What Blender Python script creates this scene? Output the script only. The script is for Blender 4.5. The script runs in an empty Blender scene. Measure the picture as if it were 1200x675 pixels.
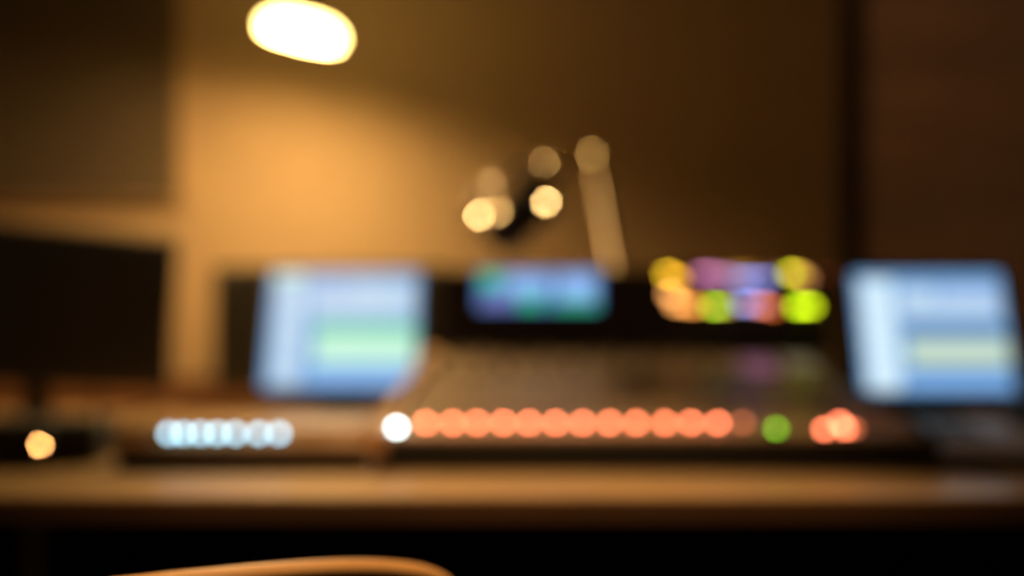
import bpy, bmesh, math, random
from mathutils import Vector, Matrix, Euler
random.seed(4)
scene = bpy.context.scene
COL = scene.collection
R = math.radians
F = 1200 * 50 / 36.0
CAMZ = 1.03
def at(px, py, Y):
    """a point of the room seen at (px, py) of the frame, Y metres in front of the camera"""
    return Vector(((px - 600) / F * Y, Y, CAMZ - (py - 337.5) / F * Y))

# ------------------------------------------------------------------ materials
def mat(name, color, rough=.5, metal=0., bump=0., bscale=60, vary=0., vscale=8, stretch=(1, 1, 1), spec=.5, coat=0.):
    m = bpy.data.materials.new(name); m.use_nodes = True
    nt = m.node_tree; b = nt.nodes['Principled BSDF']
    b.inputs['Base Color'].default_value = (*color, 1)
    b.inputs['Roughness'].default_value = rough
    b.inputs['Metallic'].default_value = metal
    b.inputs['Specular IOR Level'].default_value = spec
    b.inputs['Coat Weight'].default_value = coat
    b.inputs['Coat Roughness'].default_value = .15
    tc = nt.nodes.new('ShaderNodeTexCoord'); mp = nt.nodes.new('ShaderNodeMapping')
    mp.inputs['Scale'].default_value = stretch
    nt.links.new(tc.outputs['Object'], mp.inputs['Vector'])
    if vary:
        n = nt.nodes.new('ShaderNodeTexNoise'); n.inputs['Scale'].default_value = vscale; n.inputs['Detail'].default_value = 5
        nt.links.new(mp.outputs['Vector'], n.inputs['Vector'])
        r = nt.nodes.new('ShaderNodeValToRGB')
        r.color_ramp.elements[0].position = .3; r.color_ramp.elements[1].position = .7
        r.color_ramp.elements[0].color = (*[c * (1 - vary) for c in color], 1)
        r.color_ramp.elements[1].color = (*[min(1, c * (1 + vary)) for c in color], 1)
        nt.links.new(n.outputs['Fac'], r.inputs['Fac']); nt.links.new(r.outputs['Color'], b.inputs['Base Color'])
    if bump:
        n = nt.nodes.new('ShaderNodeTexNoise'); n.inputs['Scale'].default_value = bscale
        nt.links.new(mp.outputs['Vector'], n.inputs['Vector'])
        bp = nt.nodes.new('ShaderNodeBump'); bp.inputs['Strength'].default_value = bump; bp.inputs['Distance'].default_value = .002
        nt.links.new(n.outputs['Fac'], bp.inputs['Height']); nt.links.new(bp.outputs['Normal'], b.inputs['Normal'])
    return m
def glow(name, color, strength, base=(.02, .02, .02)):
    m = bpy.data.materials.new(name); m.use_nodes = True
    b = m.node_tree.nodes['Principled BSDF']
    b.inputs['Base Color'].default_value = (*base, 1); b.inputs['Roughness'].default_value = .35
    b.inputs['Emission Color'].default_value = (*color, 1); b.inputs['Emission Strength'].default_value = strength
    return m

M = dict(
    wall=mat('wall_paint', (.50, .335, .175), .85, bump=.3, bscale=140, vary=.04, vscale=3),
    floor=mat('floor_carpet', (.05, .04, .035), .95, bump=.8, bscale=300, vary=.2, vscale=40),
    ceiling=mat('ceiling_paint', (.3, .25, .2), .9, vary=.03),
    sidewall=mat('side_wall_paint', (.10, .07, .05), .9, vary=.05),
    redwood=mat('reddish_wood', (.80, .52, .35), .6, vary=.18, vscale=3, stretch=(1, 1, 6)),
    darktrim=mat('dark_trim', (.03, .02, .012), .6, vary=.1),
    fabric=mat('acoustic_fabric', (.115, .078, .042), .95, bump=.8, bscale=400, vary=.1, vscale=60),
    fabricedge=mat('panel_edge_wood', (.40, .25, .12), .6, vary=.1),
    desk=mat('desk_wood', (.58, .37, .165), .44, vary=.10, vscale=5, stretch=(1.2, 14, 1), spec=.4, coat=.45),
    deskedge=mat('desk_edge_wood', (.16, .075, .03), .5, vary=.12, vscale=6, stretch=(1, 10, 1)),
    backboard=mat('red_brown_wood', (.20, .085, .035), .5, vary=.12, vscale=6, stretch=(1, 1, 12)),
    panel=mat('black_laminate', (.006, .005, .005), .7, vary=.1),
    steel=mat('grey_painted_steel', (.30, .30, .32), .4, .3, vary=.04),
    tan=mat('tan_console_enamel', (.52, .37, .24), .45, vary=.04, vscale=10, bump=.1, bscale=500),
    cheek=mat('tan_wood_cheek', (.62, .36, .15), .4, vary=.10, vscale=6, stretch=(8, 1, 1)),
    strip=mat('olive_strip', (.20, .14, .065), .5, vary=.05),
    black=mat('black_plastic', (.010, .009, .008), .45, vary=.1, vscale=30),
    blackgloss=mat('black_screen_glass', (.020, .017, .012), .3, vary=.05),
    plinth=mat('black_enamel', (.006, .0055, .005), .6, vary=.1),
    matblack=mat('matt_black_plastic', (.026, .022, .017), .7, bump=.2, bscale=600, vary=.1),
    knob=mat('beige_knob', (.55, .42, .28), .4, vary=.05),
    darkknob=mat('dark_knob', (.05, .04, .035), .4, vary=.05),
    fader=mat('pale_fader_cap', (.50, .40, .28), .4, vary=.04),
    chrome=mat('brushed_nickel', (.86, .80, .70), .18, 1., vary=.02),
    satin=mat('satin_nickel', (.55, .44, .34), .38, 1., vary=.03),
    grey=mat('grey_plastic', (.80, .76, .90), .5, vary=.04),
    chair=mat('orange_brown_wood', (.70, .37, .12), .35, vary=.12, vscale=6, stretch=(1, 1, 8)),
    cushion=mat('black_upholstery', (.012, .011, .011), .9, bump=.6, bscale=500, vary=.1),
    grille=mat('dark_mesh', (.03, .028, .025), .5, .6, bump=1, bscale=900, vary=.2, vscale=200),
    yoke=mat('pale_yoke_metal', (.75, .62, .50), .5, .5, vary=.04),
    semi=mat('worn_nickel', (.80, .66, .50), .28, 1., vary=.03),
    copper=mat('copper_toned_metal', (.90, .60, .40), .18, 1., vary=.03),
    brass=mat('dark_bronze', (.05, .035, .02), .45, .8, vary=.05),
    cable=mat('black_rubber', (.012, .012, .012), .6, vary=.1),
)
G = dict(
    lamp=glow('lamp_glow', (1.0, .66, .28), 205, (.9, .85, .7)),
    opal=glow('skirt_fill_glow', (1.0, .70, .20), 22.0, (.6, .5, .3)),  # glow added to the lamp skirt to lift the upper wall
    red=glow('red_button_glow', (1.0, .21, .095), 19, (.3, .03, .02)),
    redfaint=glow('faint_red_button_glow', (1.0, .25, .10), 4, (.3, .03, .02)),
    white=glow('white_button_glow', (.80, .97, 1.0), 24, (.5, .5, .5)),
    green=glow('green_button_glow', (.22, .62, .02), 8.5, (.05, .2, .02)),
    blue=glow('blue_button_glow', (.42, .74, .92), 8.5, (.1, .2, .3)),
    sblue=glow('screen_blue', (.12, .29, .55), 1.3),
    slight=glow('screen_pale', (.56, .75, .94), .95),
    slav=glow('screen_lavender', (.44, .60, .88), 1.0),
    sgreen=glow('screen_green', (.06, .60, .30), 1.0),
    smint=glow('screen_mint', (.56, .93, .74), 1.0),
    smid=glow('screen_mid_blue', (.22, .44, .84), 1.12),
    sdark=glow('screen_dark_blue', (.06, .16, .36), 1.0),
    spale=glow('screen_pale_green', (.58, .74, .58), 1.0),
    swhite=glow('screen_white', (.68, .87, .98), 1.05),
)

# ------------------------------------------------------------------ mesh helpers
def bm_new(): return bmesh.new()
def xf(bm, verts, mtx):
    bmesh.ops.transform(bm, matrix=mtx, verts=verts)
def add_box(bm, c, s, rot=None, bev=0., mi=0, seg=2):
    r = bmesh.ops.create_cube(bm, size=1.0)
    vs = r['verts']
    xf(bm, vs, Matrix.Diagonal((*s, 1)))
    fs = set(f for v in vs for f in v.link_faces)
    if bev:
        es = list(set(e for v in vs for e in v.link_edges))
        rr = bmesh.ops.bevel(bm, geom=es, offset=bev, segments=seg, affect='EDGES', profile=.5)
        vs = list(set(v for f in rr['faces'] for v in f.verts) | set(v for v in vs if v.is_valid))
        fs = set(f for v in vs for f in v.link_faces)
    m = Matrix.Translation(c)
    if rot is not None: m = m @ rot.to_4x4()
    xf(bm, vs, m)
    for f in fs: f.material_index = mi
    return vs
def frame_z(d):
    return Vector(d).normalized().to_track_quat('Z', 'Y').to_matrix()
def add_lathe(bm, prof, seg=28, m=None, mi=0, caps=True):
    """prof: (r, z) from bottom to top; closed with caps"""
    rings = []
    for r, z in prof:
        if r <= 1e-6: rings.append([bm.verts.new((0, 0, z))])
        else: rings.append([bm.verts.new((r * math.cos(2 * math.pi * k / seg), r * math.sin(2 * math.pi * k / seg), z)) for k in range(seg)])
    fs = []
    for a, b in zip(rings, rings[1:]):
        for k in range(seg):
            k2 = (k + 1) % seg
            if len(a) == 1 and len(b) == 1: continue
            if len(a) == 1: fs.append(bm.faces.new((a[0], b[k2], b[k])))
            elif len(b) == 1: fs.append(bm.faces.new((a[k], a[k2], b[0])))
            else: fs.append(bm.faces.new((a[k], a[k2], b[k2], b[k])))
    if caps and len(rings[0]) > 1: fs.append(bm.faces.new(rings[0][::-1]))
    if caps and len(rings[-1]) > 1: fs.append(bm.faces.new(rings[-1]))
    vs = [v for r in rings for v in r]
    for f in fs: f.material_index = mi; f.smooth = True
    if m is not None: xf(bm, vs, m)
    return vs
def place(p, d=(0, 0, 1)):
    return Matrix.Translation(p) @ frame_z(d).to_4x4()
def add_tube(bm, pts, r, seg=14, ry=None, mi=0, up=Vector((0, 0, 1))):
    """sweep a round (or r x ry oval) section along pts"""
    pts = [Vector(p) for p in pts]; rings = []
    for i, p in enumerate(pts):
        d = (pts[min(i + 1, len(pts) - 1)] - pts[max(i - 1, 0)]).normalized()
        u = up if abs(d.dot(up)) < .95 else Vector((0, 1, 0))
        a = d.cross(u).normalized(); b = a.cross(d).normalized()
        rr = r[i] if isinstance(r, (list, tuple)) else r
        r2 = rr if ry is None else ry
        rings.append([bm.verts.new(p + a * rr * math.cos(2 * math.pi * k / seg) + b * r2 * math.sin(2 * math.pi * k / seg)) for k in range(seg)])
    for A, B in zip(rings, rings[1:]):
        for k in range(seg):
            k2 = (k + 1) % seg
            f = bm.faces.new((A[k], A[k2], B[k2], B[k])); f.smooth = True; f.material_index = mi
    bm.faces.new(rings[0][::-1]); bm.faces.new(rings[-1])
def add_prism(bm, poly, z0, z1, m=None, mi=0):
    lo = [bm.verts.new((x, y, z0)) for x, y in poly]; hi = [bm.verts.new((x, y, z1)) for x, y in poly]
    n = len(poly); fs = [bm.faces.new(lo[::-1]), bm.faces.new(hi)]
    for k in range(n): fs.append(bm.faces.new((lo[k], lo[(k + 1) % n], hi[(k + 1) % n], hi[k])))
    for f in fs: f.material_index = mi
    if m is not None: xf(bm, lo + hi, m)
def hexa(bm, v8, mi=0):
    """v8: four bottom corners then four top corners, both counter-clockwise"""
    v = [bm.verts.new(p) for p in v8]
    for q in ((3, 2, 1, 0), (4, 5, 6, 7), (0, 1, 5, 4), (1, 2, 6, 5), (2, 3, 7, 6), (3, 0, 4, 7)):
        bm.faces.new([v[k] for k in q]).material_index = mi
def smooth_pts(p, n=8):
    """Catmull-Rom through the points"""
    p = [Vector(q) for q in p]; out = []
    q = [p[0] * 2 - p[1]] + p + [p[-1] * 2 - p[-2]]
    for i in range(1, len(q) - 2):
        for k in range(n):
            t = k / n
            out.append(.5 * ((2 * q[i]) + (q[i + 1] - q[i - 1]) * t + (2 * q[i - 1] - 5 * q[i] + 4 * q[i + 1] - q[i + 2]) * t * t
                             + (3 * q[i] - q[i - 1] - 3 * q[i + 1] + q[i + 2]) * t ** 3))
    return out + [p[-1]]
def obj(name, bm, mats, parent=None, bevel=0.):
    bmesh.ops.recalc_face_normals(bm, faces=bm.faces[:])
    me = bpy.data.meshes.new(name); bm.to_mesh(me); bm.free()
    for m in (mats if isinstance(mats, (list, tuple)) else [mats]): me.materials.append(m)
    o = bpy.data.objects.new(name, me); COL.objects.link(o)
    if parent is not None:
        o.parent = parent
        me.transform(world_of(parent).inverted())
    if bevel:
        b = o.modifiers.new('edge', 'BEVEL'); b.width = bevel; b.segments = 2; b.limit_method = 'ANGLE'
    return o
def world_of(o):
    m = o.matrix_basis.copy()
    while o.parent is not None:
        o = o.parent; m = o.matrix_basis @ m
    return m
def thing(name, label, cat, loc, group=None):
    o = bpy.data.objects.new(name, None); COL.objects.link(o)
    o.location = loc; o['label'] = label; o['category'] = cat; o.empty_display_size = .05
    if group: o['group'] = group
    return o
def tag(o, label, cat, group=None):
    o['label'] = label; o['category'] = cat
    if group: o['group'] = group
    return o
def struct(name, bm, m, parent=None):
    o = obj(name, bm, m, parent)
    if parent is None: o['kind'] = 'structure'
    return o
def rect_on(bm, O, U, V, u0, u1, v0, v1, N, lift, mi):
    """flat rectangle on a panel: O top-left corner, U across, V down, N outward"""
    q = [O + U * a + V * b + N * lift for a, b in ((u0, v0), (u0, v1), (u1, v1), (u1, v0))]
    f = bm.faces.new([bm.verts.new(p) for p in q]); f.material_index = mi
    return f

# ------------------------------------------------------------------ the room
X0, X1, Y0, Y1, H = -2.2, 2.2, -1.6, 3.10, 2.65
def slab(name, c, s, m):
    b = bm_new(); add_box(b, c, s); return struct(name, b, m)
slab('floor', (0, (Y0 + Y1) / 2, -.05), (X1 - X0 + .2, Y1 - Y0 + .2, .10), M['floor'])
slab('ceiling', (0, (Y0 + Y1) / 2, H + .05), (X1 - X0 + .2, Y1 - Y0 + .2, .10), M['ceiling'])
slab('wall_back', (0, Y1 + .05, H / 2), (X1 - X0 + .2, .10, H), M['wall'])
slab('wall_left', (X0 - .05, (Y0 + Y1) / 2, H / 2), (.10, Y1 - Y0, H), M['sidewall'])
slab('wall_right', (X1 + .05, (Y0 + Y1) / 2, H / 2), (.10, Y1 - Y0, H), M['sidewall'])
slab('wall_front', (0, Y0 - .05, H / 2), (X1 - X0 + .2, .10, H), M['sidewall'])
slab('trim_1', (.737, Y1 - .016, H / 2), (.042, .032, H), M['darktrim'])
b = bm_new()
for k in range(3):
    add_box(b, (.760 + .24 + k * .482, Y1 - .012, H / 2), (.478, .024, H), bev=.003)
struct('trim_2', b, M['redwood'])
slab('baseboard_back', (-.74, Y1 - .008, .05), (2.90, .016, .10), M['darktrim'])

# acoustic panel hung on the wall
px1 = at(210, 237, 3.05)
t = thing('acoustic_panel', 'brown fabric acoustic panel on the wall above the dark angled monitor', 'wall panel', (-1.15, 3.07, px1.z))
b = bm_new(); add_box(b, ((px1.x - 1.6) / 2 , 3.082, (px1.z + 2.3) / 2), (px1.x + 1.6 - .02, .030, 2.3 - px1.z - .02), bev=.008); obj('fabric_pad', b, M['fabric'], t)
b = bm_new()
for c, s in (((px1.x - .005, 3.086, (px1.z + 2.3) / 2), (.010, .026, 2.3 - px1.z)), ((-1.595, 3.086, (px1.z + 2.3) / 2), (.010, .026, 2.3 - px1.z)),
             (((px1.x - 1.6) / 2, 3.086, px1.z + .005), (px1.x + 1.58, .026, .010)), (((px1.x - 1.6) / 2, 3.086, 2.295), (px1.x + 1.58, .026, .010))):
    add_box(b, c, s)
obj('frame', b, M['fabricedge'], t)

# ------------------------------------------------------------------ pendant lamp over the back of the desk
LP = at(354, 36, 2.70)
t = thing('pendant_lamp', 'glowing round pendant lamp hanging tilted in front of the lit wall', 'lamp', LP)
tilt = Euler((R(0), R(12), 0)).to_matrix().to_4x4()
LM = Matrix.Translation(LP) @ tilt
b = bm_new(); add_lathe(b, [(.0, -.002), (.048, -.001), (.068, .002), (.068, .006), (.0, .008)], 40, LM); obj('diffuser', b, G['lamp'], t)
b = bm_new(); add_lathe(b, [(.0700, -.014), (.0725, -.014), (.0755, -.006), (.076, .002), (.073, .008), (.066, .015), (.052, .022), (.050, .020), (.064, .013), (.0705, .006), (.0700, -.014)], 48, LM, caps=False)
obj('added_glow_skirt', b, G['opal'], t)  # glowing skirt added to trim the beam and light the upper wall
b = bm_new(); add_lathe(b, [(.048, .0215), (.053, .0225), (.050, .026), (.020, .032), (.0, .033), (.0, .031), (.020, .030), (.046, .0245), (.048, .0215)], 48, LM, caps=False)
obj('metal_shade', b, M['brass'], t)
b = bm_new(); add_lathe(b, [(.0, .032), (.018, .032), (.018, .052), (.011, .077), (.004, .088), (0, .088)], 20, LM); obj('lamp_holder', b, M['brass'], t)
top = LM @ Vector((0, 0, .087))
b = bm_new(); add_tube(b, smooth_pts([top, top + Vector((.004, 0, .05)), (top.x + .008, top.y, top.z + .2), (top.x + .008, top.y, H - .03)]), .0025, 8); obj('cord', b, M['cable'], t)
b = bm_new(); add_lathe(b, [(0, 0), (.045, 0), (.05, .006), (.05, .03), (0, .03)], 24, Matrix.Translation((top.x + .008, top.y, H - .03))); obj('ceiling_rose', b, M['brass'], t)

# added fill downlight, unseen, to brighten the desk and chair
DL = Vector((.0, 1.46, H))
t = thing('added_fill_downlight', 'unseen fill downlight added in the ceiling above the desk', 'added fill light', DL)
b = bm_new(); add_lathe(b, [(.075, -.012), (.085, -.012), (.09, -.004), (.09, 0), (.075, 0), (.06, .0)], 32, Matrix.Translation(DL)); obj('trim_ring', b, M['steel'], t)
ld = bpy.data.lights.new('fill_beam', 'SPOT'); ld.energy = 165; ld.color = (1, .62, .30); ld.spot_size = R(48); ld.spot_blend = 1; ld.shadow_soft_size = .05
lo = bpy.data.objects.new('fill_beam', ld); COL.objects.link(lo); lo.parent = t; lo.location = (0, 0, -.03)

GL = Vector((1.25, .7, H))  # unseen globe added as dim fill, mainly for the right-hand wall
t = thing('added_fill_globe', 'unseen fill globe added on the ceiling behind the chair', 'added fill light', GL)
b = bm_new(); add_lathe(b, [(.05, -.03), (.06, -.025), (.06, 0), (.05, 0)], 32, Matrix.Translation(GL)); obj('mount_ring', b, M['steel'], t)
b = bm_new(); add_lathe(b, [(0, -.17)] + [(.075 * math.sin(math.pi * k / 12), -.095 - .075 * math.cos(math.pi * k / 12)) for k in range(1, 11)] + [(.035, -.02), (0, -.02)], 32, Matrix.Translation(GL)); obj('globe', b, glow('globe_glow', (1, .66, .38), 19), t)

# ------------------------------------------------------------------ desk
DZ = CAMZ - .2556; DF = 1.75; DB = 3.02; DT = .030
t = thing('desk', 'long glossy orange-brown wooden desk carrying the mixing console and screens', 'desk', (0, 2.4, 0))
b = bm_new(); add_box(b, (.05, (DF + DB) / 2 + .002, DZ - DT / 2), (2.9, DB - DF - .004, DT), bev=.003); obj('desk_top', b, M['desk'], t)
b = bm_new(); add_box(b, (.05, DF - .002, DZ - DT / 2 - .003), (2.9, .006, DT), bev=.0015); o = obj('edge_band', b, M['deskedge'], t); o['label'] = 'dark brown front edge'
b = bm_new(); add_box(b, (.05, 3.005, DZ + .034), (2.9, .022, .066), bev=.002); obj('back_board', b, M['backboard'], t)
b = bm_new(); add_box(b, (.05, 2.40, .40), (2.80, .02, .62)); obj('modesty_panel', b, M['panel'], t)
for x in (-.625, 1.42):
    for y in (1.86, 2.9):
        b = bm_new(); add_box(b, (x, y, (DZ - DT) / 2), (.032, .032, DZ - DT), bev=.004); obj('leg', b, M['steel'], t)
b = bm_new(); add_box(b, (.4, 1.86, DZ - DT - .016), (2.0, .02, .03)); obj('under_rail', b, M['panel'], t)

# ------------------------------------------------------------------ the mixing console
E = .0005
YF, YB = 1.968, 2.50
def xl(y): return -.199 + (y - YF) / (YB - YF) * .051
def xr(y): return .585 - (y - YF) / (YB - YF) * .070
ZF, ZB = .8235, .912
def zs(y): return ZF + (y - YF) / (YB - YF) * (ZB - ZF)
SN = Vector((0, -(ZB - ZF), YB - YF)).normalized()
t = console = thing('mixing_console', 'wide broadcast mixing console with a row of lit orange-red channel buttons', 'mixing console', (.19, 2.1, DZ))
b = bm_new()
hexa(b, [(xl(YF) + .01, YF + .006, DZ + E), (xr(YF), YF + .006, DZ + E), (xr(YB), YB, DZ + E), (xl(YB) + .01, YB, DZ + E),
         (xl(YF) + .01, YF + .006, ZF - .006), (xr(YF), YF + .006, ZF - .006), (xr(YB), YB, ZB - .006), (xl(YB) + .01, YB, ZB - .006)])
obj('body', b, M['plinth'], t, bevel=.002)
b = bm_new()
YS = YF + .012
hexa(b, [(xl(YS) + .02, YS, zs(YS) - .006), (xr(YS) - .01, YS, zs(YS) - .006), (xr(YB) - .01, YB - .01, zs(YB - .01) - .006), (xl(YB) + .02, YB - .01, zs(YB - .01) - .006),
         (xl(YS) + .02, YS, zs(YS)), (xr(YS) - .01, YS, zs(YS)), (xr(YB) - .01, YB - .01, zs(YB - .01)), (xl(YB) + .02, YB - .01, zs(YB - .01))])
obj('control_surface', b, M['tan'], t)
# side cheeks that follow the slope
for side in (0, 1):
    b = bm_new()
    def cx(y): return xl(y) if side == 0 else xr(y) - .012
    w = .024 if side == 0 else .016
    ys = (YF - .012, YB - .002); up = .012 if side == 0 else .002
    hexa(b, [(cx(ys[0]), ys[0], DZ + (.026 if side == 0 else E)), (cx(ys[0]) + w, ys[0], DZ + (.026 if side == 0 else E)), (cx(ys[1]) + w, ys[1], DZ + E), (cx(ys[1]), ys[1], DZ + E),
             (cx(ys[0]), ys[0], ZF + up), (cx(ys[0]) + w, ys[0], ZF + up), (cx(ys[1]) + w, ys[1], ZB + up), (cx(ys[1]), ys[1], ZB + up)])
    o = obj('side_cheek', b, M['cheek'] if side == 0 else M['matblack'], t, bevel=.003)
    if side == 0: o['label'] = 'tan wooden cheek at the end with the white button'
# channel strips: scribe lines, knobs, faders, buttons
CH = [499, 530.5, 559, 590, 620, 651.5, 682.7, 714.5, 746, 779.5, 810, 841, 870]
ybut = 2.020
def on_surface(x, y, lift=0): return Vector((x, y, zs(y))) + SN * lift
SM = frame_z(SN)
b = bm_new()
for cpx in CH:
    x = (cpx + 15.5 - 600) / F * ybut
    add_box(b, on_surface(x, 2.255, .0006), (.0015, .44, .001), Matrix.Rotation(math.atan2(ZB - ZF, YB - YF), 3, 'X'))
obj('channel_divider', b, M['darktrim'], t)
b = bm_new(); add_box(b, on_surface(.135, 2.335, .0011), (.52, .035, .002), Matrix.Rotation(math.atan2(ZB - ZF, YB - YF), 3, 'X'))
obj('scribble_strip', b, M['strip'], t)
b = bm_new()
for cpx in CH:
    x = (cpx - 600) / F * ybut
    add_box(b, on_surface(x, 2.165, .0006), (.003, .19, .001), Matrix.Rotation(math.atan2(ZB - ZF, YB - YF), 3, 'X'))
obj('fader_slot', b, M['matblack'], t)
def button(px, y, m, name='lit_button', label=None, r=.0052, py=None):
    x = (px - 600) / F * y
    p = on_surface(x, y)
    hb = .0
    b = bm_new()
    add_lathe(b, [(0, 0), (r + .003, 0), (r + .003, .003), (r + .0022, .004), (r + .0005, .004), (r, .003), (0, .003)][:5], 20, place(p, SN))
    o = obj('button_base', b, M['black'], console)
    b = bm_new()
    add_lathe(b, [(0, .0041), (r, .0041), (r, .0065), (r * .8, .0085), (r * .45, .0100), (0, .0105)], 20, place(p, SN))
    c = obj(name, b, m, console)
    if label: c['label'] = label
for k, cpx in enumerate(CH):
    x = (cpx - 600) / F * ybut
    last = k == len(CH) - 1
    button(cpx, ybut, G['redfaint'] if last else G['red'], 'channel_button', 'dimly lit orange-red button' if last else 'lit orange-red button')
    # fader cap part-way up its slot
    fy = 2.10 + .10 * random.random()
    b = bm_new(); add_box(b, on_surface(x, fy, .008), (.011, .024, .010), SM, bev=.002)
    add_box(b, on_surface(x, fy, .0125), (.0112, .0025, .0035), SM, mi=1)
    obj('fader_cap', b, [M['fader'], M['matblack']], console)
    for j, ky in enumerate((2.375, 2.410, 2.445, 2.475)):
        b = bm_new(); add_lathe(b, [(0, 0), (.0072, 0), (.0072, .005), (.0058, .006), (.0052, .014), (.0042, .0155), (0, .0155)], 14, place(on_surface(x * 1.0 + .0, ky, .0), SN))
        obj('control_knob', b, M['knob'] if (j + k) % 3 else M['darkknob'], console)
button(465, 1.996, G['white'], 'white_button', 'glaring white lit button')
button(909.6, 1.990, G['green'], 'green_button', 'green lit button')
button(966, 1.986, G['red'], 'monitor_button', 'lit red button')
button(984, 2.020, G['red'], 'monitor_button', 'lit red button')
button(990, 1.990, G['red'], 'monitor_button', 'lit red button')
button(1000, 1.990, G['redfaint'], 'monitor_button', 'dimly lit red button')
# centre section: two small colour screens, keys and knobs
def small_screen(px0, px1, y0, y1, color, st, nm='status_screen', label=None):
    ym = (y0 + y1) / 2
    xa, xb = (px0 - 600) / F * ym, (px1 - 600) / F * ym
    O = on_surface(xa, y1, .004); U = Vector((xb - xa, 0, 0)); V = on_surface(0, y0) - on_surface(0, y1)
    b = bm_new(); add_box(b, on_surface((xa + xb) / 2, ym, .002), (xb - xa + .008, (y1 - y0) * 1.0 + .008, .004), SM, bev=.001)
    h = obj('screen_housing', b, M['black'], console)
    b = bm_new(); rect_on(b, O, U, V, 0, 1, 0, 1, SN, .0004, 0)
    for k in range(3): rect_on(b, O, U, V, .08, .9, .15 + .28 * k, .28 + .28 * k, SN, .0008, 1)
    s = obj(nm, b, [glow(nm + '_glow', color, st), glow(nm + '_text', [c * .5 + .05 for c in color], st)], h)
small_screen(872, 908, 2.33, 2.46, (.36, .13, .22), .60)
small_screen(918, 955, 2.36, 2.47, (.30, .22, .12), .55)
for i in range(5):
    for j in range(3):
        px = 925 + i * 24; ky = 2.08 + j * .06
        if (i == 1 and j == 0): continue
        b = bm_new(); add_box(b, on_surface((px - 600) / F * ky, ky, .004), (.014, .012, .008), SM, bev=.002)
        obj('key_cap', b, M['grey'] if (i + j) % 3 else M['knob'], console)
for px, ky in ((1008, 2.07), (1036, 2.07), (1058, 2.02)):
    b = bm_new(); add_lathe(b, [(0, 0), (.012, 0), (.012, .006), (.010, .007), (.009, .011), (.007, .012), (0, .012)], 20, place(on_surface((px - 600) / F * ky, ky), SN))
    obj('monitor_knob', b, M['knob'], console)

# meter bridge
BX0, BX1 = xl(YB) + .003, .563
zb0, zb1 = ZB + .001, at(0, 316, 2.52).z
b = bm_new()
hexa(b, [(BX0 + .015, 2.500, zb0), (BX1, 2.500, zb0), (BX1, 2.60, zb0), (BX0 + .015, 2.60, zb0),
         (BX0 + .015, 2.520, zb1), (BX1, 2.520, zb1), (BX1, 2.56, zb1), (BX0 + .015, 2.56, zb1)])
for x in (BX0 + .05, BX1 - .05): add_box(b, (x, 2.575, (DZ + zb0) / 2 + .02), (.03, .02, zb0 - DZ + .035))
bridge = obj('meter_bridge', b, M['matblack'], t, bevel=.003)
def bridge_y(z): return 2.500 + (z - zb0) / (zb1 - zb0) * .020 - .0008
def bridge_pt(px, py):
    y = 2.51
    for _ in range(4): y = bridge_y(at(px, py, y).z)
    return at(px, py, y)
BN = Vector((0, -1, .11)).normalized()
def bridge_panel(px0, px1, py0, py1, name, rects, mats, label):
    O = bridge_pt(px0, py0); U = bridge_pt(px1, py0) - O; V = bridge_pt(px0, py1) - O; V.x = 0
    b = bm_new()
    for q in rects:
        rect_on(b, O, U, V, *q[:4], BN, .0015 + .0004 * (q[5] if len(q) > 5 else 0), q[4])
    o = obj(name, b, mats, bridge); o['label'] = label
    return o
dm = [glow('display_blue', (.09, .22, .52), .95), glow('display_pale', (.30, .52, .95), 1.0), glow('display_green', (.03, .50, .26), 1.15), glow('display_violet', (.20, .22, .60), .9), glow('display_dark', (.03, .07, .16), 1)]
bridge_panel(560, 702, 318, 362, 'meter_display',
    [(0, 1, 0, 1, 0), (.03, .20, .05, .45, 2, 1), (.24, .60, .10, .60, 1, 1), (.66, .97, .08, .72, 1, 1), (.04, .30, .55, .95, 3, 1), (.34, .52, .66, .97, 2, 1), (.62, .98, .80, .98, 2, 1), (.61, .64, .1, .9, 4, 2)],
    dm, 'blue display with green bars')
# right-hand display: two rows of bright coloured indicators
ind = [(782, 321, 5, (1, .60, .02), 9.5), (793, 326, 6, (1, .42, .03), 8), (786, 345, 6, (1, .42, .12), 8), (795, 356, 8, (1, .40, .10), 8), (812, 358, 8, (1, .36, .06), 6.5),
       (828, 321, 11, (.62, .20, .40), 5), (850, 323, 11, (.50, .22, .42), 3.4), (872, 327, 11, (.28, .34, .85), 4.4), (894, 327, 10, (.24, .30, .85), 4.2), (868, 319, 16, (.45, .20, .01), 2.2), (906, 320, 8, (.35, .15, .05), 1.4),
       (838, 359, 8, (.55, .85, .03), 7.5), (852, 359, 5, (.8, .6, .1), 3.5), (874, 356, 9, (.42, .40, .95), 5), (893, 358, 9, (1, .30, .22), 5), (905, 361, 7, (.9, .18, .04), 3.6),
       (926, 320, 5, (.75, .80, .01), 9.5), (934, 321, 6, (.90, .50, .05), 6.5), (944, 326, 5, (.75, .32, .12), 4.0),
       (936, 359, 7, (.62, .95, .01), 9.5), (949, 359, 6, (.72, .90, .01), 9.0), (968, 320, 6, (.30, .06, .02), 1.0)]
b = bm_new(); O = bridge_pt(772, 314); O2 = bridge_pt(974, 366)
add_box(b, ((O.x + O2.x) / 2, (O.y + O2.y) / 2 - .0006, (O.z + O2.z) / 2), (O2.x - O.x, .002, abs(O.z - O2.z)), Matrix.Rotation(R(-6), 3, 'X'))
h = obj('indicator_panel', b, M['blackgloss'], bridge)
for k, (px, py, hw, c, st) in enumerate(ind):
    b = bm_new(); p0 = bridge_pt(px - hw, py - 2.5); p1 = bridge_pt(px + hw, py + 2.5)
    add_box(b, ((p0.x + p1.x) / 2, (p0.y + p1.y) / 2 - .004, (p0.z + p1.z) / 2), (p1.x - p0.x, .003, abs(p0.z - p1.z)), bev=.0006, seg=1)
    g_ = obj('indicator_light', b, glow('indicator_glow', c, st), bridge)

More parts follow.
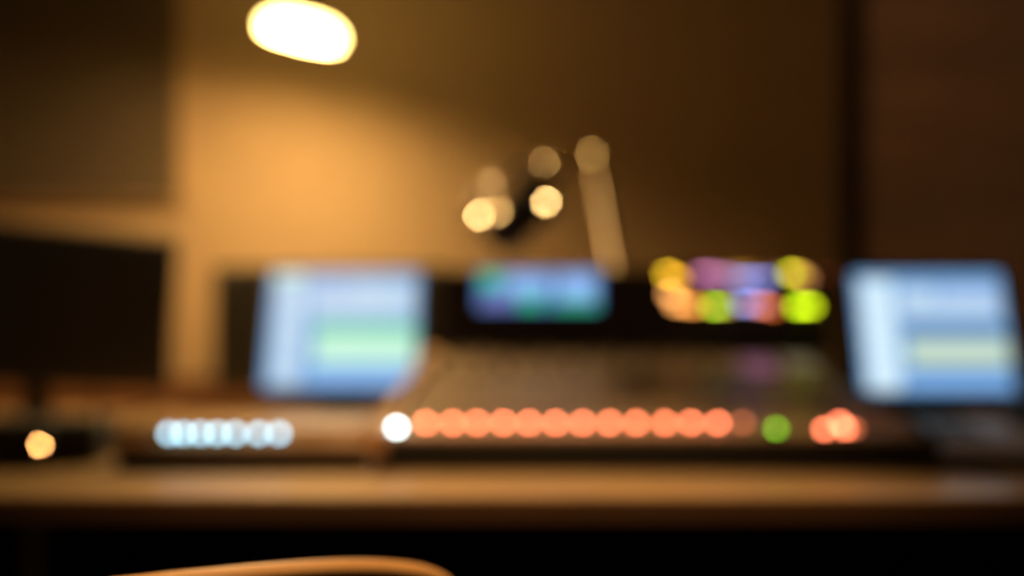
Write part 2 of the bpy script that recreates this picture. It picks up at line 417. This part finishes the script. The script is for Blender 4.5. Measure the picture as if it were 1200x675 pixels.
# ------------------------------------------------------------------ low control unit left of the console
t = unit = thing('button_panel', 'low tan control unit with a row of pale blue lit buttons', 'control panel', (-.38, 2.07, DZ))
ux0, ux1 = (130 - 600) / F * 1.99, xl(YF) - .006
b = bm_new(); add_box(b, ((ux0 + ux1) / 2 + .003, 2.075, DZ + E + .015), (ux1 - ux0 - .010, .176, .030), bev=.002); obj('plinth', b, M['plinth'], t)
b = bm_new()
hexa(b, [(ux0, 1.980, DZ + .0308), (ux1, 1.980, DZ + .0308), (ux1, 2.170, DZ + .0308), (ux0, 2.170, DZ + .0308),
         (ux0 + .004, 2.002, DZ + .060), (ux1, 2.002, DZ + .060), (ux1, 2.170, DZ + .066), (ux0 + .004, 2.170, DZ + .066)])
obj('housing', b, M['cheek'], t, bevel=.004)
UN = Vector((0, -.81, .59)).normalized()
BL = [198, 215, 235, 255, 276, 303, 327]
for px in BL:
    p = Vector(((px - 600) / F * 1.99, 1.9935, DZ + .0495))
    b = bm_new(); add_lathe(b, [(0, 0), (.0082, 0), (.0082, .002), (.007, .003), (0, .003)], 20, place(p, UN)); obj('button_base', b, M['black'], t)
    b = bm_new(); add_lathe(b, [(0, .003), (.0055, .003), (.0055, .0055), (.0044, .0075), (.0025, .009), (0, .0095)], 20, place(p, UN)); o = obj('blue_button', b, G['blue'], t); o['label'] = 'pale blue lit button'

# ------------------------------------------------------------------ lit touch screens on stands
def touch_screen(name, label, tl, tr, bl, br, rects, mats, stand_x, group):
    """corner points of the lit area"""
    t = thing(name, label, 'screen', Vector((stand_x, bl.y + .06, DZ)), group)
    U = (tr - tl); V = (bl - tl)
    N = V.cross(U).normalized()
    if N.y > 0: N = -N
    c = (tl + tr + bl + br) / 4
    w = ((tr - tl).length + (br - bl).length) / 2; h = V.length
    rot = Matrix((U.normalized(), N.cross(U.normalized()).normalized() * -1, N)).transposed()
    b = bm_new(); add_box(b, c - N * .0115, (w + .022, h + .022, .022), rot, bev=.006, seg=3); obj('casing', b, M['matblack'], t)
    b = bm_new()
    for k, q in enumerate(rects): rect_on(b, tl, U, V, q[0], q[1], q[2], q[3], N, .0006 + .0003 * (k > 0), q[4])
    obj('lit_screen', b, mats, t)
    # stand: sloping arm from the back of the casing down to a plate on the desk
    back = c - N * .022
    b = bm_new()
    foot = Vector((c.x, c.y + .02, DZ + .012))
    a0, a1 = foot, back - V.normalized() * .0
    hexa(b, [foot + Vector((-.055, -.012, 0)), foot + Vector((.055, -.012, 0)), foot + Vector((.055, .012, 0)), foot + Vector((-.055, .012, 0)),
             back + Vector((-.030, .002, 0)), back + Vector((.030, .002, 0)), back + Vector((.030, .022, 0)), back + Vector((-.030, .022, 0))])
    obj('stand_neck', b, M['matblack'], t, bevel=.003)
    b = bm_new(); add_box(b, (c.x, c.y + .02, DZ + .006 + E), (.19, .13, .011), bev=.004, seg=3); obj('stand_base', b, M['matblack'], t)
    return t
SCM = [G['sblue'], G['slight'], G['slav'], G['sgreen'], G['smint'], G['smid'], G['sdark'], G['spale'], G['swhite']]
YL0, YL1 = 2.58, 2.70
tl, tr = at(320, 319, YL1), at(491, 319, YL1)
bl, br = at(308, 455, YL0), at(308, 455, YL0); bl.x = tl.x; br.x = tr.x
left_rects = [(0, 1, 0, 1, 0), (.05, .24, .10, .30, 1), (.05, .24, .32, .55, 1), (.05, .24, .57, .78, 1), (.05, .24, .80, .97, 1), (.02, .22, .02, .08, 4),
              (.28, .52, .10, .22, 2), (.54, .97, .10, .22, 1), (.28, .97, .24, .38, 1), (.28, .97, .42, .45, 2),
              (.32, .99, .455, .535, 3), (.32, .99, .54, .80, 4), (.32, .60, .84, .90, 5), (.62, .97, .84, .90, 5), (.30, .97, .92, .98, 5)]
touch_screen('touch_screen', 'lit blue touch screen with a mint green band behind the white-button end', tl, tr, bl, br, left_rects, SCM, (tl.x + tr.x) / 2, 'lit touch screens beside the console')
YR0, YR1 = 2.46, 2.54
tl, tr = at(999, 321, YR1), at(1171, 321, YR1)
bl = at(1010, 460, YR0); bl.x = tl.x; br = bl.copy(); br.x = tr.x
right_rects = [(0, 1, 0, 1, 0), (.04, .26, .06, .24, 8), (.04, .26, .26, .48, 8), (.04, .26, .50, .72, 8), (.04, .26, .74, .97, 8),
               (.30, .55, .12, .24, 1), (.58, .97, .12, .24, 2), (.30, .97, .26, .38, 1), (.30, .97, .44, .52, 6), (.32, .99, .56, .78, 7), (.32, .99, .80, .835, 6),
               (.30, .97, .87, .91, 5), (.30, .97, .93, .97, 5)]
touch_screen('touch_screen', 'lit blue touch screen with a pale yellow-green band, above the grey telephone', tl, tr, bl, br, right_rects, SCM, (tl.x + tr.x) / 2, 'lit touch screens beside the console')

# ------------------------------------------------------------------ dark computer monitors
def monitor(label, c, w, h, yaw, roll, tiltb, neck_w, base_c, wide):
    t = thing('computer_monitor', label, 'monitor', Vector((c.x, c.y + .05, DZ)), 'switched-off computer monitors')
    rot = Euler((R(tiltb), 0, 0)).to_matrix(); rot = Matrix.Rotation(R(yaw), 3, 'Z') @ Matrix.Rotation(R(roll), 3, 'Y') @ rot
    N = rot @ Vector((0, -1, 0))
    b = bm_new(); add_box(b, c - N * .014, (w, .026, h), rot, bev=.005, seg=3)
    add_box(b, c - N * .036, (w * .6, .024, h * .6), rot, bev=.010, seg=3); obj('casing', b, M['matblack'], t)
    b = bm_new(); add_box(b, c + N * .0002, (w - .024, .002, h - .034), rot @ Matrix.Identity(3)); obj('dark_screen', b, M['blackgloss'], t)
    back = c - N * .035
    b = bm_new(); nb = Vector((back.x, back.y + .02, 0))
    add_box(b, (nb.x, nb.y, (DZ + .012 + c.z) / 2), (neck_w, .018, c.z - DZ - .012), Matrix.Rotation(R(yaw), 3, 'Z'), bev=.003); obj('stand_neck', b, M['matblack'], t)
    b = bm_new(); add_box(b, (nb.x, nb.y - .02, DZ + .0065 + E), (wide, .16, .012), Matrix.Rotation(R(yaw), 3, 'Z'), bev=.005, seg=3); obj('stand_base', b, M['matblack'], t)
    return t
cR = at(205, 364, 2.56); dirv = Vector((-math.cos(R(30)), -math.sin(R(30)), 0))
monitor('switched-off black monitor turned at an angle below the acoustic panel', cR + dirv * .24 + Vector((0, 0, .012)), .48, .274, 30, 4.5, -3, .045, None, .2)
monitor('switched-off black monitor standing behind the screen with the mint green band', (at(250, 384, 2.84) + at(525, 384, 2.84)) / 2, .468, .245, 0, 0, -2, .05, None, .2)

# cables behind the angled monitor
b = bm_new(); p = at(112, 440, 2.66)
add_tube(b, smooth_pts([(p.x, 2.67, .94), (p.x + .002, 2.675, .86), (p.x - .003, 2.675, .80), (p.x - .004, 2.70, DZ + .008), (p.x + .02, 2.80, DZ + .006), (p.x + .05, 2.97, DZ + .006)]), .005, 8)
tag(obj('monitor_cable', b, M['cable']), 'black cable hanging down behind the angled dark monitor', 'cable')

# ------------------------------------------------------------------ headphone amplifier at far left
t = thing('headphone_amplifier', 'small black box with one shiny metal knob in front of the angled monitor', 'audio box', (-.69, 2.1, DZ))
x0, x1 = (-30 - 600) / F * 2.05, (58 - 600) / F * 2.05
b = bm_new(); add_box(b, ((x0 + x1) / 2, 2.105, DZ + .031 + E), (x1 - x0, .15, .062), bev=.004, seg=3); obj('housing', b, M['matblack'], t)
kp = at(45, 524, 2.008)
LN = ((LP - kp).normalized() + (Vector((0, 0, CAMZ)) - kp).normalized()).normalized()
b = bm_new(); add_lathe(b, [(0, 0), (.012, 0), (.013, .003), (.0125, .012), (0, .0125)], 24, place(Vector((kp.x, 2.030, kp.z)), (0, -1, .05))); obj('knob_collar', b, M['darkknob'], t)
def dome(r, rad, hgt=.010):
    """knob with a gently domed face"""
    pr = [(0, 0), (r, 0), (r, hgt)]
    for k in range(1, 7):
        rr = r * (1 - k / 6); pr.append((max(rr, 0), hgt + math.sqrt(rad ** 2 - rr ** 2) - math.sqrt(rad ** 2 - r ** 2)))
    return pr
b = bm_new(); add_lathe(b, dome(.0050, .10, .004), 24, place(kp, LN)); o = obj('metal_knob', b, M['copper'], t); o['label'] = 'shiny copper-toned knob catching the lamp light'
# black box beside it
b = bm_new()
add_box(b, at(100, 519, 2.12) + Vector((0, 0, -.002)), (.066, .12, .060), bev=.008, seg=4)
o = obj('black_box', b, M['matblack']); 
tag(o, 'small plain black box between the metal-knob box and the tan control unit', 'box')
zmin = min((o.matrix_world @ v.co).z for v in o.data.vertices); o.location.z += DZ + E - zmin

# ------------------------------------------------------------------ microphone on its boom arm
t = thing('boom_arm', 'satin metal microphone boom arm rising behind the console', 'microphone arm', (.22, 2.72, DZ))
A0 = Vector((.195, 2.62, DZ)); J = at(697, 181, 2.769); 
b = bm_new(); add_lathe(b, [(0, E), (.035, E), (.035, .010), (.018, .014), (.016, .055), (.0125, .06), (.0125, .25), (.015, .252), (.015, .27), (0, .272)], 28, Matrix.Translation(A0)); obj('base', b, M['matblack'], t)
lowpt = A0 + Vector((0, 0, .272))
mid = at(722, 320, 2.63)
b = bm_new(); add_tube(b, smooth_pts([lowpt, mid, mid.lerp(J, .5) + Vector((0, .010, 0)), J - (J - mid).normalized() * .012], 8), .0125, 20); obj('lower_tube', b, M['satin'], t)
HJ = ((LP - J).normalized() + (Vector((0, 0, CAMZ)) - J).normalized()).normalized()
b = bm_new(); add_lathe(b, [(0, -.028), (.006, -.028), (.006, -.012), (.013, -.012), (.014, -.010), (.014, .010), (.013, .012), (0, .012)], 24, place(J, (0, 1, 0)) ); obj('elbow_joint', b, M['brass'], t)
b = bm_new(); add_lathe(b, dome(.0082, .14, .010), 24, place(J + Vector((0, -.026, -.004)), HJ)); o = obj('joint_knob', b, M['semi'], t)  # knob face aimed to send a lamp glint to the camera
S = at(648, 196, 2.47)
b = bm_new(); add_tube(b, smooth_pts([J + Vector((-.004, .004, -.010)), J.lerp(S, .5) + Vector((0, .01, -.012)), S + Vector((.004, .006, .002))], 6), .0055, 12); obj('upper_tube', b, M['brass'], t)

# microphone held in a yoke and shock mount
C = at(611, 250, 2.46)
t = thing('microphone', 'black studio microphone hanging in a shock mount above the blue display', 'microphone', C)
ax = Vector((.62, .10, .62)).normalized()
mm = place(C, ax) @ Matrix.Scale(1.12, 4)
b = bm_new(); add_lathe(b, [(0, -.066), (.022, -.064), (.030, -.054), (.033, -.044), (.033, .006), (.030, .008), (.030, .012), (0, .012)], 32, mm); obj('body', b, M['matblack'], t)
b = bm_new(); add_lathe(b, [(0, .0125), (.031, .0125), (.033, .020), (.033, .044), (.028, .058), (.015, .066), (0, .068)], 32, mm); obj('grille', b, M['grille'], t)
b = bm_new()
rg = []
for zz in (-.030, .030):
    n = 40
    pts = [mm @ Vector((  .042 * math.cos(2 * math.pi * k / n),   .042 * math.sin(2 * math.pi * k / n), zz)) for k in range(n + 1)]
    add_tube(b, pts, .0030, 8)
for k in range(4):
    a = math.pi / 4 + k * math.pi / 2
    add_tube(b, [mm @ Vector((  .042 * math.cos(a),   .042 * math.sin(a), -.028)), mm @ Vector((  .042 * math.cos(a),   .042 * math.sin(a), .028))], .0025, 8)
for k in range(8):
    a = k * math.pi / 4 + .39; a2 = a + (.35 if k % 2 else -.35)
    add_tube(b, [mm @ Vector((  .042 * math.cos(a),   .042 * math.sin(a), .028 if k % 2 else -.028)), mm @ Vector((.0325 * math.cos(a2), .0325 * math.sin(a2), .012 if k % 2 else -.012))], .0010, 6)
obj('shock_mount', b, M['brass'], t)
# curved yoke over the top, satin metal
Yk = [at(550, 262, 2.44), at(556, 236, 2.44), at(577, 212, 2.44), at(608, 196, 2.445), at(636, 190, 2.45), at(652, 200, 2.455)]
b = bm_new(); add_tube(b, smooth_pts(Yk, 8), .0085, 12); obj('yoke', b, M['yoke'], t)
b = bm_new()
add_tube(b, [Yk[0], mm @ Vector((-.040, 0, -.030))], .004, 10)
add_tube(b, [Yk[4], mm @ Vector((-.020, .035, .030))], .004, 10)
obj('yoke_pivot', b, M['matblack'], t)
def facet(px, py, Y, r, rad, m, aim=0., name='glint_dome'):  # domes added and aimed to throw lamp glints at the camera
    p = at(px, py, Y)
    n = ((LP - p).normalized() + (Vector((0, 0, CAMZ)) - p).normalized()).normalized()
    if aim: n = (n + Vector((aim, 0, 0))).normalized()
    b = bm_new(); add_lathe(b, dome(r, rad, .008), 24, place(p - n * .010, n)); return obj(name, b, m, t)
facet(561, 251, 2.395, .0045, .12, M['chrome'])
facet(583, 248, 2.35, .0052, .12, M['semi'])
facet(639, 236, 2.325, .0060, .12, M['chrome'])
facet(637, 190, 2.425, .0038, .14, M['semi'])
facet(575, 215, 2.42, .0032, .14, M['semi'])
b = bm_new()
for q, w in (((583, 248), 2.36), ((639, 236), 2.335)): add_tube(b, [at(*q, w), at(q[0] - 2, q[1], 2.43)], .0035, 10)
obj('glint_stem', b, M['matblack'], t)  # stems added to carry the two forward glint domes

# ------------------------------------------------------------------ desk telephone at right
t = thing('desk_telephone', 'grey desk telephone with a black handset below the screen with the yellow-green band', 'telephone', (.70, 2.16, DZ))
x0, x1 = xr(2.0) + .006, .90
b = bm_new()
hexa(b, [(x0, 2.00, DZ + .019), (x1, 2.00, DZ + .019), (x1, 2.23, DZ + .019), (x0, 2.23, DZ + .019),
         (x0 + .004, 2.018, DZ + .035), (x1, 2.018, DZ + .035), (x1, 2.225, DZ + .052), (x0 + .004, 2.225, DZ + .052)])
obj('housing', b, M['grey'], t, bevel=.004)
b = bm_new(); add_box(b, ((x0 + x1) / 2, 2.118, DZ + .0093 + E), (x1 - x0 - .01, .22, .0185)); obj('foot', b, M['plinth'], t)
TR = Matrix.Rotation(math.atan2(.017, .207), 3, 'X')
b = bm_new()
for i in range(4):
    for j in range(3):
        y = 2.06 + i * .032
        add_box(b, (x0 + .03 + j * .03, y, DZ + .035 + (y - 2.018) * .082 + .003), (.018, .016, .006), TR, bev=.0015, seg=1)
obj('keypad', b, M['darkknob'], t)
hx = .79
b = bm_new()
def ph(y, z): return (hx, y, DZ + .035 + (y - 2.018) * .082 + z)
add_tube(b, smooth_pts([ph(2.035, .022), ph(2.06, .036), ph(2.12, .042), ph(2.18, .036), ph(2.21, .024)], 6), .017, 14, ry=.010)
add_lathe(b, [(0, 0), (.022, 0), (.024, .010), (.020, .026), (0, .028)], 20, place(ph(2.055, .001), (0, -.082, 1)))
add_lathe(b, [(0, 0), (.022, 0), (.024, .010), (.020, .026), (0, .028)], 20, place(ph(2.190, .001), (0, -.082, 1)))
o = obj('handset', b, M['black'], t); o['label'] = 'black handset'

# ------------------------------------------------------------------ chair in front of the desk
t = thing('wooden_chair', 'orange-brown wooden chair with a curved top rail in front of the desk', 'chair', (-.20, 1.42, 0))
rail = smooth_pts([at(90, 745, 1.07), at(112, 699, 1.08), at(170, 688, 1.10), at(250, 680, 1.135), at(330, 673, 1.17), at(400, 669, 1.20), at(455, 670, 1.225), at(500, 677, 1.245), at(526, 696, 1.26), at(534, 735, 1.265)], 8)
b = bm_new(); add_tube(b, rail, .013, 14, ry=.010); obj('top_rail', b, M['chair'], t)
b = bm_new()
def quad_slab(p0, p1, z0, z1, th, bow):
    n = 10; d = (Vector(p1) - Vector(p0)); nrm = Vector((-d.y, d.x, 0)).normalized()
    rings = []
    for k in range(n + 1):
        s = k / n; p = Vector(p0).lerp(Vector(p1), s) - nrm * bow * math.sin(math.pi * s)
        rings.append([b.verts.new(p + nrm * th * a + Vector((0, 0, z))) for a, z in ((-.5, z0), (.5, z0), (.5, z1), (-.5, z1))])
    for A, B in zip(rings, rings[1:]):
        for k in range(4): b.faces.new((A[k], A[(k + 1) % 4], B[(k + 1) % 4], B[k]))
    b.faces.new(rings[0][::-1]); b.faces.new(rings[-1])
quad_slab((-.335, 1.09, 0), (-.07, 1.255, 0), .50, .745, .016, .004)
obj('backrest_pad', b, M['cushion'], t)
u = Vector((.305, .20, 0)).normalized(); v = Vector((-u.y, u.x, 0))
base = Vector((-.345, 1.075, 0))
fr = lambda a, c, z: base + u * a + v * c + Vector((0, 0, z))
L = .345
for a in (0, L):
    b = bm_new(); add_tube(b, smooth_pts([fr(a, .03, .0), fr(a, .045, .25), fr(a, .04, .45), fr(a, .015, .62), fr(a, .0, .735)], 6), .014, 12); obj('rear_leg', b, M['chair'], t)
    b = bm_new(); add_tube(b, [fr(a, .40, 0), fr(a, .40, .2), fr(a, .40, .43)], [.012, .014, .016], 12); obj('front_leg', b, M['chair'], t)
b = bm_new(); sc_ = fr(L / 2, .225, .452); add_box(b, sc_, (L + .05, .42, .045), Matrix.Rotation(math.atan2(u.y, u.x), 3, 'Z'), bev=.015, seg=3); obj('seat', b, M['cushion'], t)

# ------------------------------------------------------------------ world, camera
w = bpy.data.worlds.new('world'); scene.world = w; w.use_nodes = True
w.node_tree.nodes['Background'].inputs['Color'].default_value = (.02, .014, .008, 1)
w.node_tree.nodes['Background'].inputs['Strength'].default_value = 1
cam = bpy.data.cameras.new('camera'); co = bpy.data.objects.new('camera', cam); COL.objects.link(co)
co.location = (0, 0, CAMZ); co.rotation_euler = (R(90), 0, 0)
cam.lens = 50; cam.sensor_width = 36; cam.clip_start = .05
cam.dof.use_dof = True; cam.dof.focus_distance = 1.0; cam.dof.aperture_fstop = 1.26
scene.camera = co
scene.view_settings.view_transform = 'Standard'; scene.view_settings.look = 'None'
scene.view_settings.exposure = 0; scene.view_settings.gamma = 1; scene.view_settings.use_curve_mapping = False
cy = scene.cycles
cy.use_denoising = True; cy.use_adaptive_sampling = False
cy.sample_clamp_indirect = 12; cy.max_bounces = 8; cy.diffuse_bounces = 4
try: cy.denoiser = 'OPENIMAGEDENOISE'; cy.denoising_input_passes = 'RGB_ALBEDO_NORMAL'
except Exception: pass
